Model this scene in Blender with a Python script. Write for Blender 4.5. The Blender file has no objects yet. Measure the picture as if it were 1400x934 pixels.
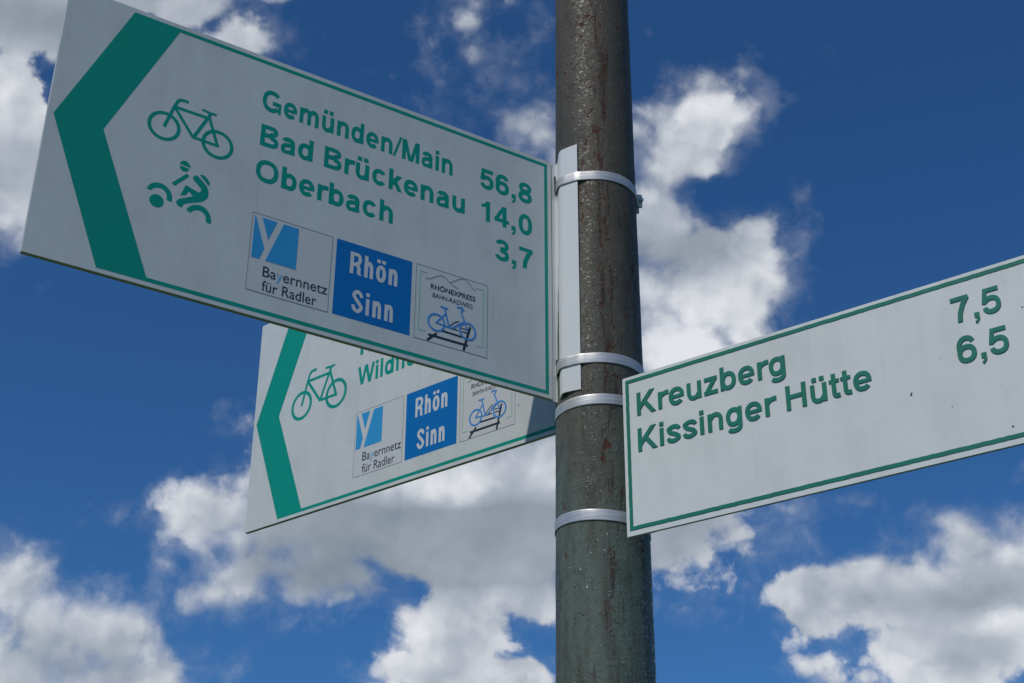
import bpy, bmesh, math, random
from mathutils import Vector, Matrix
random.seed(4)
sc = bpy.context.scene
COL = sc.collection
EYE = 1.55                                   # camera height above the ground

# ------------------------------------------------------------------ camera
PITCH, ROLL, FPX = 0.4864331, 0.0079367, 1982.62
cam_d = bpy.data.cameras.new('camera'); cam = bpy.data.objects.new('camera', cam_d); COL.objects.link(cam)
fwd = Vector((0, math.cos(PITCH), math.sin(PITCH))); rt0 = Vector((1, 0, 0)); up0 = rt0.cross(fwd)
RT = (math.cos(ROLL)*rt0 + math.sin(ROLL)*up0).normalized(); UP = (-math.sin(ROLL)*rt0 + math.cos(ROLL)*up0).normalized()
m = Matrix((RT, UP, -fwd)).transposed().to_4x4(); m.translation = (0, 0, EYE)
cam.matrix_world = m
cam_d.sensor_width = 36; cam_d.lens = 36*FPX/1400; cam_d.clip_start = 0.05; cam_d.clip_end = 20000
sc.camera = cam

# ------------------------------------------------------------------ view, sun
sc.view_settings.view_transform = 'Standard'; sc.view_settings.look = 'None'
sc.view_settings.exposure = 0.0; sc.view_settings.gamma = 1; sc.view_settings.use_curve_mapping = False
sc.cycles.use_denoising = True; sc.cycles.max_bounces = 4; sc.cycles.diffuse_bounces = 2; sc.cycles.glossy_bounces = 2
SUN_EL, SUN_AZ = math.radians(51), math.radians(-128)         # behind the camera, to its left
sdir = Vector((math.cos(SUN_EL)*math.cos(SUN_AZ), math.cos(SUN_EL)*math.sin(SUN_AZ), math.sin(SUN_EL)))
sl = bpy.data.lights.new('sun', 'SUN'); sl.energy = 2.3; sl.angle = math.radians(0.53); sl.color = (1, .96, .89)
so = bpy.data.objects.new('sun', sl); COL.objects.link(so)
so.rotation_euler = sdir.to_track_quat('Z', 'Y').to_euler(); so.location = (-3, -4, 8)

# ------------------------------------------------------------------ node helper
class NB:
    def __init__(s, nt): s.nt = nt; s.L = nt.links
    def n(s, t, **k):
        x = s.nt.nodes.new(t)
        for a, b in k.items(): setattr(x, a, b)
        return x
    def put(s, sock, v):
        if hasattr(v, 'is_output') or isinstance(v, bpy.types.NodeSocket): s.L.new(v, sock)
        else: sock.default_value = v
    def math(s, op, a, b=0.0, c=0.0, clamp=False):
        x = s.n('ShaderNodeMath', operation=op, use_clamp=clamp)
        s.put(x.inputs[0], a); s.put(x.inputs[1], b)
        if op in ('MULTIPLY_ADD', 'SMOOTH_MAX'): s.put(x.inputs[2], c)
        return x.outputs[0]
    def vec(s, op, a, b=(0, 0, 0), sc_=None):
        x = s.n('ShaderNodeVectorMath', operation=op)
        s.put(x.inputs[0], a)
        if op == 'SCALE': s.put(x.inputs[3], sc_)
        else: s.put(x.inputs[1], b)
        return x.outputs[1] if op in ('LENGTH', 'DOT_PRODUCT', 'DISTANCE') else x.outputs[0]
    def comb(s, a, b, c):
        x = s.n('ShaderNodeCombineXYZ'); s.put(x.inputs[0], a); s.put(x.inputs[1], b); s.put(x.inputs[2], c); return x.outputs[0]
    def noise(s, v, scale, detail=6, rough=.55, col=False, dist=0.0):
        x = s.n('ShaderNodeTexNoise'); s.put(x.inputs['Vector'], v)
        x.inputs['Scale'].default_value = scale; x.inputs['Detail'].default_value = detail
        x.inputs['Roughness'].default_value = rough; x.inputs['Distortion'].default_value = dist
        return x.outputs['Color'] if col else x.outputs['Fac']
    def smooth(s, v, a, b, o0=0.0, o1=1.0):
        x = s.n('ShaderNodeMapRange', interpolation_type='SMOOTHSTEP'); s.put(x.inputs[0], v)
        x.inputs[1].default_value = a; x.inputs[2].default_value = b; x.inputs[3].default_value = o0; x.inputs[4].default_value = o1
        return x.outputs[0]
    def mix(s, f, a, b):
        x = s.n('ShaderNodeMix', data_type='RGBA'); s.put(x.inputs[0], f); s.put(x.inputs[6], a); s.put(x.inputs[7], b); return x.outputs[2]

# ------------------------------------------------------------------ world: clear sky with fair weather cumulus
w = bpy.data.worlds.new('World'); sc.world = w; w.use_nodes = True
w.node_tree.nodes.clear(); b = NB(w.node_tree)
w.cycles.sampling_method = 'MANUAL'; w.cycles.sample_map_resolution = 512
sky = b.n('ShaderNodeTexSky', sky_type='NISHITA', sun_disc=False)
sky.sun_elevation = SUN_EL; sky.sun_rotation = math.atan2(sdir.x, sdir.y)
sky.air_density = 1.0; sky.dust_density = 0.2; sky.ozone_density = 3.0; sky.altitude = 300
tint = b.vec('MULTIPLY', sky.outputs[0], (0.345, 0.74, 1.13))
bg_sky = b.n('ShaderNodeBackground'); b.put(bg_sky.inputs[0], tint); bg_sky.inputs[1].default_value = 0.07
tc = b.n('ShaderNodeTexCoord').outputs['Generated']
D = b.vec('NORMALIZE', tc)
# directions are described in a fixed frame of the sky (E, N, Z turned so that one axis points at the cloud bank)
fx = b.vec('DOT_PRODUCT', D, tuple(RT)); fy = b.vec('DOT_PRODUCT', D, tuple(UP)); fz = b.vec('DOT_PRODUCT', D, tuple(fwd))
fzc = b.math('MAXIMUM', fz, 0.3)
P0 = b.comb(b.math('DIVIDE', fx, fzc), b.math('DIVIDE', fy, fzc), 0.0)
w1 = b.vec('SUBTRACT', b.noise(D, 7, 3, .5, True), (.5, .5, .5))
w2 = b.vec('SUBTRACT', b.noise(D, 26, 5, .6, True), (.5, .5, .5))
P = b.vec('ADD', b.vec('ADD', P0, b.vec('SCALE', w1, sc_=0.035)), b.vec('SCALE', w2, sc_=0.022))
P = b.vec('MULTIPLY', P, (1, 1, 0))
def q(px, py): return ((px-700)/FPX, (467-py)/FPX)
# centre x, centre y, half width, half height (photo pixels = 1/1983 rad), weight
CLOUDS = [(50,40,190,100,1.1),(10,210,110,120,1.15),(95,150,50,60,.6),(200,6,150,48,1.0),(15,120,60,70,1.0),(70,215,50,90,.8),
 (345,62,84,48,1.1),(300,8,32,26,.5),(636,28,34,26,.34),(652,72,26,24,.36),(680,10,30,16,.2),(500,105,60,24,.16),(572,80,26,16,.12),(560,130,60,20,.10),(380,0,30,14,.4),
 (738,182,60,48,1),(770,215,60,60,1),(700,200,40,30,.6),
 (905,215,80,75,1.25),(972,165,62,54,1.5),(950,212,62,50,1.3),(1000,205,30,26,.6),(890,290,80,95,1.6),(960,325,100,60,1.45),(1010,345,72,58,1.4),(940,400,120,90,1.45),(1012,410,78,72,1.25),
 (1020,455,70,50,1.1),(930,480,130,90,1.35),
 (225,712,48,26,.6),(290,708,88,52,1.3),(350,672,66,50,1.2),(400,735,140,85,1.2),(480,690,160,110,1.3),(600,680,190,120,1.4),(720,680,190,130,1.4),(350,785,100,52,1.15),(290,820,66,34,.95),
 (440,785,110,52,1.25),(520,750,100,50,1.1),(680,790,120,60,1),(800,690,130,100,1.2),(850,740,110,80,1.0),(930,730,110,78,.8),(990,695,90,18,.55),(960,770,40,30,.5),(790,815,70,34,.5),
 (222,770,30,26,.45),(360,730,120,90,1.2),(200,835,26,18,.35),(210,815,20,20,.3),
 (15,805,62,78,1.25),(50,865,85,72,1.35),(20,930,170,100,1.4),(110,870,84,64,1.3),(160,875,74,54,1.2),(190,935,100,54,1.3),(240,915,50,36,.7),(70,800,20,40,.5),
 (620,855,80,54,1.3),(680,815,100,36,.9),(590,890,60,40,.9),(600,930,100,36,1.2),(700,930,70,28,1),(660,925,90,30,1),
 (1120,812,62,32,1.15),(1180,828,92,52,1.3),(1235,800,92,52,1.35),(1290,820,120,70,1.25),(1350,790,100,76,1.25),(1320,745,60,38,.95),(1405,780,80,100,1.15),
 (1285,712,34,18,.42),(1180,860,46,50,.55),(1210,900,60,60,.8),(1400,880,110,80,1.2),(1300,925,120,60,1.1),(1190,925,50,30,.5),(1340,850,60,40,.9)]
HOLES = [(58,95,22,26,.75),(85,135,16,24,.55),(205,60,24,24,.4),(972,256,40,16,.85),(1020,268,40,16,.45),(375,800,22,14,.2),(240,765,16,26,.6)]
SHADE = [(610,765,270,70,.8),(400,790,120,40,.5),(20,240,120,90,.55),(610,730,230,60,1),(740,720,130,90,1),(520,740,150,70,.7),(430,760,110,50,.55),(860,740,110,80,.8),(960,720,90,50,.8),(800,640,60,30,-.4),(600,650,140,36,-.8),(120,20,190,60,.75),(20,40,90,70,.6),(930,310,110,36,.5),(985,300,50,30,.5),(890,345,80,40,.75),
 (930,440,100,60,-.5),(350,660,80,40,-.3),(60,910,110,46,.6),(20,870,40,40,.4),(1290,820,110,30,.75),(1360,800,70,36,.6),(1330,900,100,60,.55),(1240,860,80,40,.5),(1400,850,60,20,-.5),(640,870,60,24,.3),(700,905,60,14,.3)]
def blob(v, it):
    cx, cy, rx, ry, wt = it; x, y = q(cx, cy)
    k = b.vec('MULTIPLY', b.vec('SUBTRACT', v, (x, y, 0)), (FPX/rx, FPX/ry, 0))
    return b.vec('LENGTH', k)
F = None
for it in CLOUDS:
    f = b.math('MULTIPLY_ADD', blob(P, it), -it[4]*.8, it[4])
    F = f if F is None else b.math('SMOOTH_MAX', F, f, .25)
for it in HOLES:
    f = b.smooth(blob(P, it), 1.9, 0.0, 0, it[4]*1.15)
    F = b.math('SUBTRACT', F, f)
# the rest of the sky: the same kind of clouds from noise alone
off = b.smooth(fz, 0.90, 0.80)
elev = b.n('ShaderNodeSeparateXYZ'); b.put(elev.inputs[0], D); dz = elev.outputs[2]
gen = b.math('MULTIPLY_ADD', b.noise(D, 3.6, 4, .5), 7.0, -3.75)
gen = b.math('MINIMUM', gen, b.math('MULTIPLY_ADD', dz, 8.0, 0.2))
F = b.math('ADD', b.math('MULTIPLY', F, b.math('SUBTRACT', 1.0, off)), b.math('MULTIPLY', gen, off))
F = b.math('MINIMUM', F, 1.15)
# billows: fractal noise with rounded cauliflower cells; the same field a step towards the sun gives the lit sides
LT = (sdir - fwd*sdir.dot(fwd)).normalized()
def cells(v, scale):
    x = b.n('ShaderNodeTexVoronoi', feature='SMOOTH_F1'); b.put(x.inputs['Vector'], v)
    x.inputs['Scale'].default_value = scale; x.inputs['Detail'].default_value = 2.0; x.inputs['Roughness'].default_value = .55; x.inputs['Smoothness'].default_value = .6
    return x.outputs['Distance']
D2 = b.vec('ADD', D, b.vec('SCALE', w2, sc_=0.027))
def field(v):
    return b.noise(v, 11, 9, .58), cells(v, 24)
nA, cA = field(D2); D2s = b.vec('ADD', D2, tuple(LT*0.009))
nB, cB = field(D2s)
hA = b.math('SUBTRACT', b.math('MULTIPLY', nA, 2.0), b.math('MULTIPLY', cA, .75))
hB = b.math('SUBTRACT', b.math('MULTIPLY', nB, 2.0), b.math('MULTIPLY', cB, .75))
soft = b.noise(D, 5.5, 2, .5)
dens_f = b.math('ADD', F, b.math('ADD', hA, -0.43))
wid = b.smooth(soft, .38, .62, .28, 1.05)
dens = b.math('DIVIDE', dens_f, wid, clamp=True)
dens = b.smooth(dens, 0, 1)
veil = b.smooth(b.math('ADD', dens_f, b.math('MULTIPLY_ADD', b.noise(D2, 34, 6, .65), 1.6, -.50)), 0.0, 1.3, 0, .36)
dens = b.math('MAXIMUM', dens, veil)
shade = None
for it in SHADE:
    k = b.math('MULTIPLY', b.smooth(blob(P, it), 1.5, 0.0), it[4])
    shade = k if shade is None else b.math('ADD', shade, k)
lowA = b.noise(D2, 9, 3, .45); lowB = b.noise(b.vec('ADD', D2, tuple(LT*0.03)), 9, 3, .45)
core = b.smooth(dens_f, 0.6, 1.8)
lum = b.math('MULTIPLY_ADD', core, -0.08, 0.655)
lum = b.math('MULTIPLY_ADD', b.math('MULTIPLY', b.math('MINIMUM', shade, 1.0), b.math('SUBTRACT', 1.0, off)), -0.26, lum)
calm = b.math('MULTIPLY_ADD', b.math('MINIMUM', b.math('MAXIMUM', shade, 0.0), 1.0), -.65, 1.0)
lum = b.math('ADD', lum, b.math('MULTIPLY', b.math('MULTIPLY', b.math('SUBTRACT', hA, hB), 0.34), calm))
lum = b.math('ADD', lum, b.math('MULTIPLY', b.math('SUBTRACT', lowA, lowB), b.math('MULTIPLY', calm, 1.2)))
lum = b.math('SMOOTH_MAX', lum, 0.24, .12)
lum = b.math('MINIMUM', lum, 0.86)
ccol = b.n('ShaderNodeValToRGB'); b.put(ccol.inputs[0], lum)
cr = ccol.color_ramp; cr.elements[0].position = 0.2; cr.elements[0].color = (.175, .225, .280, 1)
cr.elements[1].position = 0.86; cr.elements[1].color = (.84, .86, .90, 1)
e = cr.elements.new(0.55); e.color = (.455, .50, .57, 1)
bg_c = b.n('ShaderNodeBackground'); b.put(bg_c.inputs[0], ccol.outputs[0]); bg_c.inputs[1].default_value = 0.92
mx = b.n('ShaderNodeMixShader'); b.put(mx.inputs[0], b.math('MULTIPLY', dens, 0.97)); b.put(mx.inputs[1], bg_sky.outputs[0]); b.put(mx.inputs[2], bg_c.outputs[0])
wo = b.n('ShaderNodeOutputWorld'); b.put(wo.inputs[0], mx.outputs[0])

# ------------------------------------------------------------------ materials
def mat(name, base=(.8, .8, .8), rough=.5, metal=0.0, spec=.5, coat=0.0, fn=None):
    m = bpy.data.materials.new(name); m.use_nodes = True
    nb = NB(m.node_tree); p = m.node_tree.nodes['Principled BSDF']
    p.inputs['Base Color'].default_value = (*base, 1); p.inputs['Roughness'].default_value = rough
    p.inputs['Metallic'].default_value = metal; p.inputs['Specular IOR Level'].default_value = spec
    p.inputs['Coat Weight'].default_value = coat
    if fn: fn(nb, p)
    return m
def bump(nb, p, h, strength, dist):
    x = nb.n('ShaderNodeBump'); x.inputs['Strength'].default_value = strength; x.inputs['Distance'].default_value = dist
    nb.put(x.inputs['Height'], h); nb.L.new(x.outputs[0], p.inputs['Normal'])
def objco(nb): return nb.n('ShaderNodeTexCoord').outputs['Object']
def film(base, dirt=.10, rough=.42, speck=0.0, vary=.06):
    """printed or painted sheet: faint grime streaks, optional specks"""
    def fn(nb, p):
        o = objco(nb)
        streak = nb.noise(nb.vec('MULTIPLY', o, (30, 5, 30)), 1, 5, .6)
        blot = nb.noise(o, 9, 5, .6)
        fine = nb.noise(nb.vec('MULTIPLY', o, (110, 3.5, 110)), 1, 3, .6)
        g = nb.math('MULTIPLY', nb.math('ADD', nb.smooth(nb.math('ADD', streak, blot), .85, 1.35), nb.smooth(fine, .58, .80, 0, .6)), dirt)
        c = nb.mix(g, (*base, 1), (*[x*.45+.02 for x in base], 1))
        c = nb.mix(nb.math('MULTIPLY', nb.smooth(nb.noise(o, 60, 3, .6), .35, .7), vary), c, (*[x*.72 for x in base], 1))
        if speck:
            v = nb.smooth(nb.noise(o, 330, 2, .5), .69, .76)
            v = nb.math('MULTIPLY', v, nb.smooth(nb.noise(o, 14, 3, .5), .42, .62))
            c = nb.mix(nb.math('MULTIPLY', v, speck), c, (.13, .14, .12, 1))
        nb.put(p.inputs['Base Color'], c)
        bump(nb, p, nb.noise(o, 420, 3, .6), .12, .0004)
    return fn
WHITE = (.66, .69, .665)
M = {}
M['plate'] = mat('white sign sheet', rough=.38, fn=film(WHITE, .22, vary=.10, speck=.18))
M['plate_old'] = mat('weathered white enamel', rough=.45, fn=film((.71, .735, .705), .20, speck=.65, vary=.10))
M['edge'] = mat('raw aluminium edge', (.62, .62, .62), .35, .6)
M['green'] = mat('traffic green film', rough=.45, spec=.25, fn=film((.0, .315, .24), .08))
M['green_old'] = mat('traffic green raised letters', rough=.5, spec=.3, fn=film((.010, .20, .135), .35, vary=.35))
M['blue'] = mat('traffic blue film', rough=.45, spec=.25, fn=film((.0, .165, .50), .06))
M['cyan'] = mat('light blue film', rough=.36, fn=film((.035, .34, .68), .06))
M['white'] = mat('white print', rough=.4, fn=film((.66, .68, .68), .06))
M['sticker'] = mat('sticker film', rough=.34, fn=film((.64, .65, .64), .05))
M['black'] = mat('dark print', (.022, .024, .034), .45)
M['grey'] = mat('grey print', (.36, .37, .37), .45)
M['palegreen'] = mat('pale green print', (.30, .56, .38), .45)
M['bikeblue'] = mat('blue bicycle print', (.06, .27, .66), .45)
M['textcyan'] = mat('light blue letter print', (.16, .42, .66), .45)
M['bracket'] = mat('white powder coat', rough=.4, fn=film((.72, .735, .73), .12))
def strap_fn(nb, p):
    o = objco(nb)
    s = nb.noise(nb.vec('MULTIPLY', o, (12, 12, 420)), 1, 4, .6)
    nb.put(p.inputs['Base Color'], nb.mix(nb.smooth(s, .3, .7), (.52, .505, .485, 1), (.68, .665, .64, 1)))
    nb.put(p.inputs['Roughness'], nb.math('MULTIPLY_ADD', nb.noise(o, 90, 3, .6), .25, .30))
    bump(nb, p, s, .2, .0005)
M['strap'] = mat('stainless strap', rough=.45, metal=.55, fn=strap_fn)
M['dark'] = mat('painted slot darkness and dark pole cap', (.03, .032, .035), .8)
def pole_fn(nb, p):
    o = objco(nb)
    sep = nb.n('ShaderNodeSeparateXYZ'); nb.put(sep.inputs[0], o); z = sep.outputs[2]
    x = nb.math('SUBTRACT', sep.outputs[0], .1094)                 # across the pole, metres from its axis
    wob = nb.math('MULTIPLY_ADD', nb.noise(nb.vec('MULTIPLY', o, (8, 8, 9)), 1, 4, .6), .030, -.015)
    xs_ = nb.math('ADD', x, wob)
    drift = nb.noise(nb.vec('MULTIPLY', o, (16, 16, 4)), 1, 4, .55)
    up = nb.smooth(nb.math('MULTIPLY_ADD', drift, .7, nb.math('SUBTRACT', z, .35)), EYE+.42, EYE+1.0)
    c = nb.mix(up, (.124, .162, .134, 1), (.112, .096, .074, 1))
    # worn olive primer showing in long vertical bands
    band = nb.noise(nb.vec('MULTIPLY', o, (34, 34, 3.2)), 1, 5, .6)
    c = nb.mix(nb.smooth(band, .46, .62, 0, .75), c, (.085, .082, .064, 1))
    blot = nb.noise(nb.vec('MULTIPLY', o, (38, 38, 14)), 1, 6, .65)
    c = nb.mix(nb.smooth(blot, .48, .70, 0, .5), c, (.050, .050, .040, 1))
    fine = nb.noise(nb.vec('MULTIPLY', o, (170, 170, 90)), 1, 4, .7)
    c = nb.mix(nb.smooth(fine, .50, .72, 0, .45), c, (.050, .045, .036, 1))
    # rust runs: long, narrow, gathered in one weathered stripe a little right of the middle
    stripe = nb.smooth(nb.math('ABSOLUTE', nb.math('SUBTRACT', xs_, .006)), .016, .004)
    run = nb.noise(nb.vec('MULTIPLY', o, (120, 120, 15)), 1, 5, .62)
    rr = nb.smooth(nb.math('ADD', run, nb.math('MULTIPLY', stripe, .12)), .60, .74)
    c = nb.mix(nb.math('MULTIPLY', rr, .75), c, (.050, .026, .017, 1))
    spots = nb.noise(nb.vec('MULTIPLY', o, (75, 75, 48)), 1, 4, .68, dist=.8)
    amt = nb.math('MULTIPLY_ADD', up, .056, nb.math('MULTIPLY', stripe, .035))
    r = nb.smooth(nb.math('ADD', spots, amt), .655, .725)
    c = nb.mix(nb.math('MULTIPLY', r, .85), c, (.095, .030, .020, 1))
    pits = nb.smooth(nb.noise(o, 190, 2, .5), .69, .75)
    c = nb.mix(nb.math('MULTIPLY', pits, .8), c, (.022, .015, .012, 1))
    nb.put(p.inputs['Base Color'], c)
    shiny = nb.math('MULTIPLY', nb.smooth(nb.noise(o, 260, 2, .5), .56, .64), nb.math('MULTIPLY_ADD', up, -.45, 1.0))             # little smooth paint beads that glint
    ro = nb.math('MULTIPLY_ADD', shiny, -.36, .50)
    nb.put(p.inputs['Roughness'], nb.math('MULTIPLY_ADD', r, .35, ro)); nb.put(p.inputs['Specular IOR Level'], nb.math('MULTIPLY_ADD', shiny, .55, .14))
    h = nb.math('MULTIPLY_ADD', nb.noise(o, 330, 3, .7), .75, nb.math('MULTIPLY', nb.noise(o, 110, 4, .65), .55))
    flake = nb.smooth(nb.noise(nb.vec('MULTIPLY', o, (1, 1, .7)), 150, 3, .6), .56, .64, 0, .6)
    h = nb.math('ADD', h, nb.math('MULTIPLY', flake, nb.math('MAXIMUM', stripe, nb.smooth(nb.noise(o, 16, 2, .5), .50, .62))))
    h = nb.math('SUBTRACT', h, nb.math('MULTIPLY', r, .3))
    bump(nb, p, h, .75, .0011)
M['pole'] = mat('old green grey pole paint', rough=.3, spec=.42, fn=pole_fn)
def grass_fn(nb, p):
    o = objco(nb)
    c = nb.mix(nb.smooth(nb.noise(o, .35, 6, .6), .35, .65), (.045, .085, .022, 1), (.085, .10, .035, 1))
    c = nb.mix(nb.smooth(nb.noise(o, 12, 5, .7), .4, .7), c, (.03, .055, .015, 1)); nb.put(p.inputs['Base Color'], c)
    bump(nb, p, nb.noise(o, 25, 5, .7), .7, .05)
M['grass'] = mat('meadow grass', rough=.9, spec=.1, fn=grass_fn)

# ------------------------------------------------------------------ mesh helpers
def link(name, me, material, parent=None):
    o = bpy.data.objects.new(name, me); COL.objects.link(o)
    if material: me.materials.append(material)
    if parent: o.parent = parent
    return o
def from_bm(name, bm, material, parent=None, smooth=False):
    me = bpy.data.meshes.new(name); bm.normal_update(); bm.to_mesh(me); bm.free()
    if smooth:
        for f in me.polygons: f.use_smooth = True
    return link(name, me, material, parent)
def prism(bm, pts, z0, z1):
    """closed outline pts (u, v) extruded from z0 to z1"""
    a = sum(pts[i][0]*pts[(i+1) % len(pts)][1]-pts[(i+1) % len(pts)][0]*pts[i][1] for i in range(len(pts)))
    if a < 0: pts = pts[::-1]
    lo = [bm.verts.new((x, y, z0)) for x, y in pts]; hi = [bm.verts.new((x, y, z1)) for x, y in pts]
    bm.faces.new(hi); bm.faces.new(lo[::-1])
    for i in range(len(pts)):
        j = (i+1) % len(pts); bm.faces.new((lo[i], lo[j], hi[j], hi[i]))
def stroke(bm, pts, wd, z0, z1, closed=False):
    pts = [Vector(p) for p in pts]; n = len(pts); L = []; R = []
    for i, p in enumerate(pts):
        a = pts[(i-1) % n] if (closed or i > 0) else None; c = pts[(i+1) % n] if (closed or i < n-1) else None
        d1 = (p-a).normalized() if a is not None else None; d2 = (c-p).normalized() if c is not None else None
        if d1 is None: d1 = d2
        if d2 is None: d2 = d1
        t = (d1+d2).normalized(); nn = Vector((-t.y, t.x)); k = wd/2/max(.5, nn.dot(Vector((-d1.y, d1.x))))
        L.append(p+nn*k); R.append(p-nn*k)
    rows = []
    for l, r in zip(L, R): rows.append([bm.verts.new((*l, z1)), bm.verts.new((*r, z1)), bm.verts.new((*r, z0)), bm.verts.new((*l, z0))])
    m_ = n if closed else n-1
    for i in range(m_):
        A, B = rows[i], rows[(i+1) % n]
        for k in range(4):
            k2 = (k+1) % 4; bm.faces.new((A[k], A[k2], B[k2], B[k]))
    if not closed:
        bm.faces.new(rows[0][::-1]); bm.faces.new(rows[-1])
def circle(cx, cy, r, n=40, a0=0, a1=360): 
    m_ = n if a1-a0 >= 360 else n+1
    return [(cx+r*math.cos(math.radians(a0+(a1-a0)*i/n)), cy+r*math.sin(math.radians(a0+(a1-a0)*i/n))) for i in range(m_)]
def catmull(pts, k=8):
    P_ = [Vector(pts[0])]+[Vector(p) for p in pts]+[Vector(pts[-1])]; out = []
    for i in range(1, len(P_)-2):
        for j in range(k):
            t = j/k; a, b_, c, d = P_[i-1:i+3]
            out.append(.5*((2*b_)+(c-a)*t+(2*a-5*b_+4*c-d)*t*t+(3*b_-a-3*c+d)*t**3))
    out.append(P_[-2]); return out
_dg = None
def text_mesh(body, bold, depth, shear=0.0):
    cu = bpy.data.curves.new('lettering', 'FONT'); cu.body = body; cu.size = 1; cu.offset = bold; cu.extrude = 0
    cu.resolution_u = 6; cu.shear = shear
    o = bpy.data.objects.new('tmp', cu); COL.objects.link(o)
    bpy.context.view_layer.update()
    ev = o.evaluated_get(bpy.context.evaluated_depsgraph_get()); me = bpy.data.meshes.new_from_object(ev)
    bpy.data.objects.remove(o); bpy.data.curves.remove(cu)
    return me
def cap_height(bold):
    me = text_mesh('H', bold, 0); ys = [v.co.y for v in me.vertices]; h = (min(ys), max(ys)); bpy.data.meshes.remove(me); return h
_cap = {}
def text(name, body, u0, u1, v, cap, material, parent, z0=0.0, z1=.00025, bold=.022, shear=0.0, only=None, uscale=None):
    """a line of lettering: left edge u0, right edge u1 (fits the width), baseline v, capital height cap"""
    if bold not in _cap: _cap[bold] = cap_height(bold)
    y0, y1 = _cap[bold]; me = text_mesh(body, bold, 0, shear)
    xs = [v_.co.x for v_ in me.vertices]; x0, x1 = min(xs), max(xs)
    sy = cap/(y1-y0); sx = uscale*sy if uscale else (u1-u0)/(x1-x0)
    bm = bmesh.new(); bm.from_mesh(me); bpy.data.meshes.remove(me)
    bmesh.ops.remove_doubles(bm, verts=bm.verts, dist=1e-5)
    for v_ in bm.verts: v_.co = Vector((u0+(v_.co.x-x0)*sx, v+(v_.co.y-y0)*sy, z1))
    if only:                                        # keep only letters number only[0] up to only[1]
        lim = []
        for k_ in only:
            if k_ in (0, len(body)): lim.append(-9 if k_ == 0 else 9); continue
            a_ = text_mesh(body[:k_], bold, 0, shear); lim.append(u0+(max(v_.co.x for v_ in a_.vertices)-x0)*sx+.0003); bpy.data.meshes.remove(a_)
        kill = [f for f in bm.faces if not (lim[0] <= f.calc_center_median().x <= lim[1])]
        bmesh.ops.delete(bm, geom=kill, context='FACES')
    for f in bm.faces: f.smooth = False
    top = list(bm.faces)
    r = bmesh.ops.extrude_face_region(bm, geom=top)
    for g in r['geom']:
        if isinstance(g, bmesh.types.BMVert): g.co.z = z0
    bmesh.ops.recalc_face_normals(bm, faces=bm.faces)
    return from_bm(name, bm, material, parent)
def tag(o, label=None, cat=None, group=None, kind=None):
    if label: o['label'] = label
    if cat: o['category'] = cat
    if group: o['group'] = group
    if kind: o['kind'] = kind
    return o
def empty(name, mw):
    o = bpy.data.objects.new(name, None); COL.objects.link(o); o.empty_display_size = .05; o.matrix_world = mw; return o
def rounded(x0, y0, x1, y1, radii):
    out = []
    for (cx, cy, sx, sy, a), r in zip(((x0, y0, 1, 1, 180), (x1, y0, -1, 1, 270), (x1, y1, -1, -1, 0), (x0, y1, 1, -1, 90)), radii):
        if r <= 0: out.append((cx, cy)); continue
        out += [(cx+sx*r+r*math.cos(math.radians(a+t)), cy+sy*r+r*math.sin(math.radians(a+t))) for t in (0, 22.5, 45, 67.5, 90)]
    return out

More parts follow.
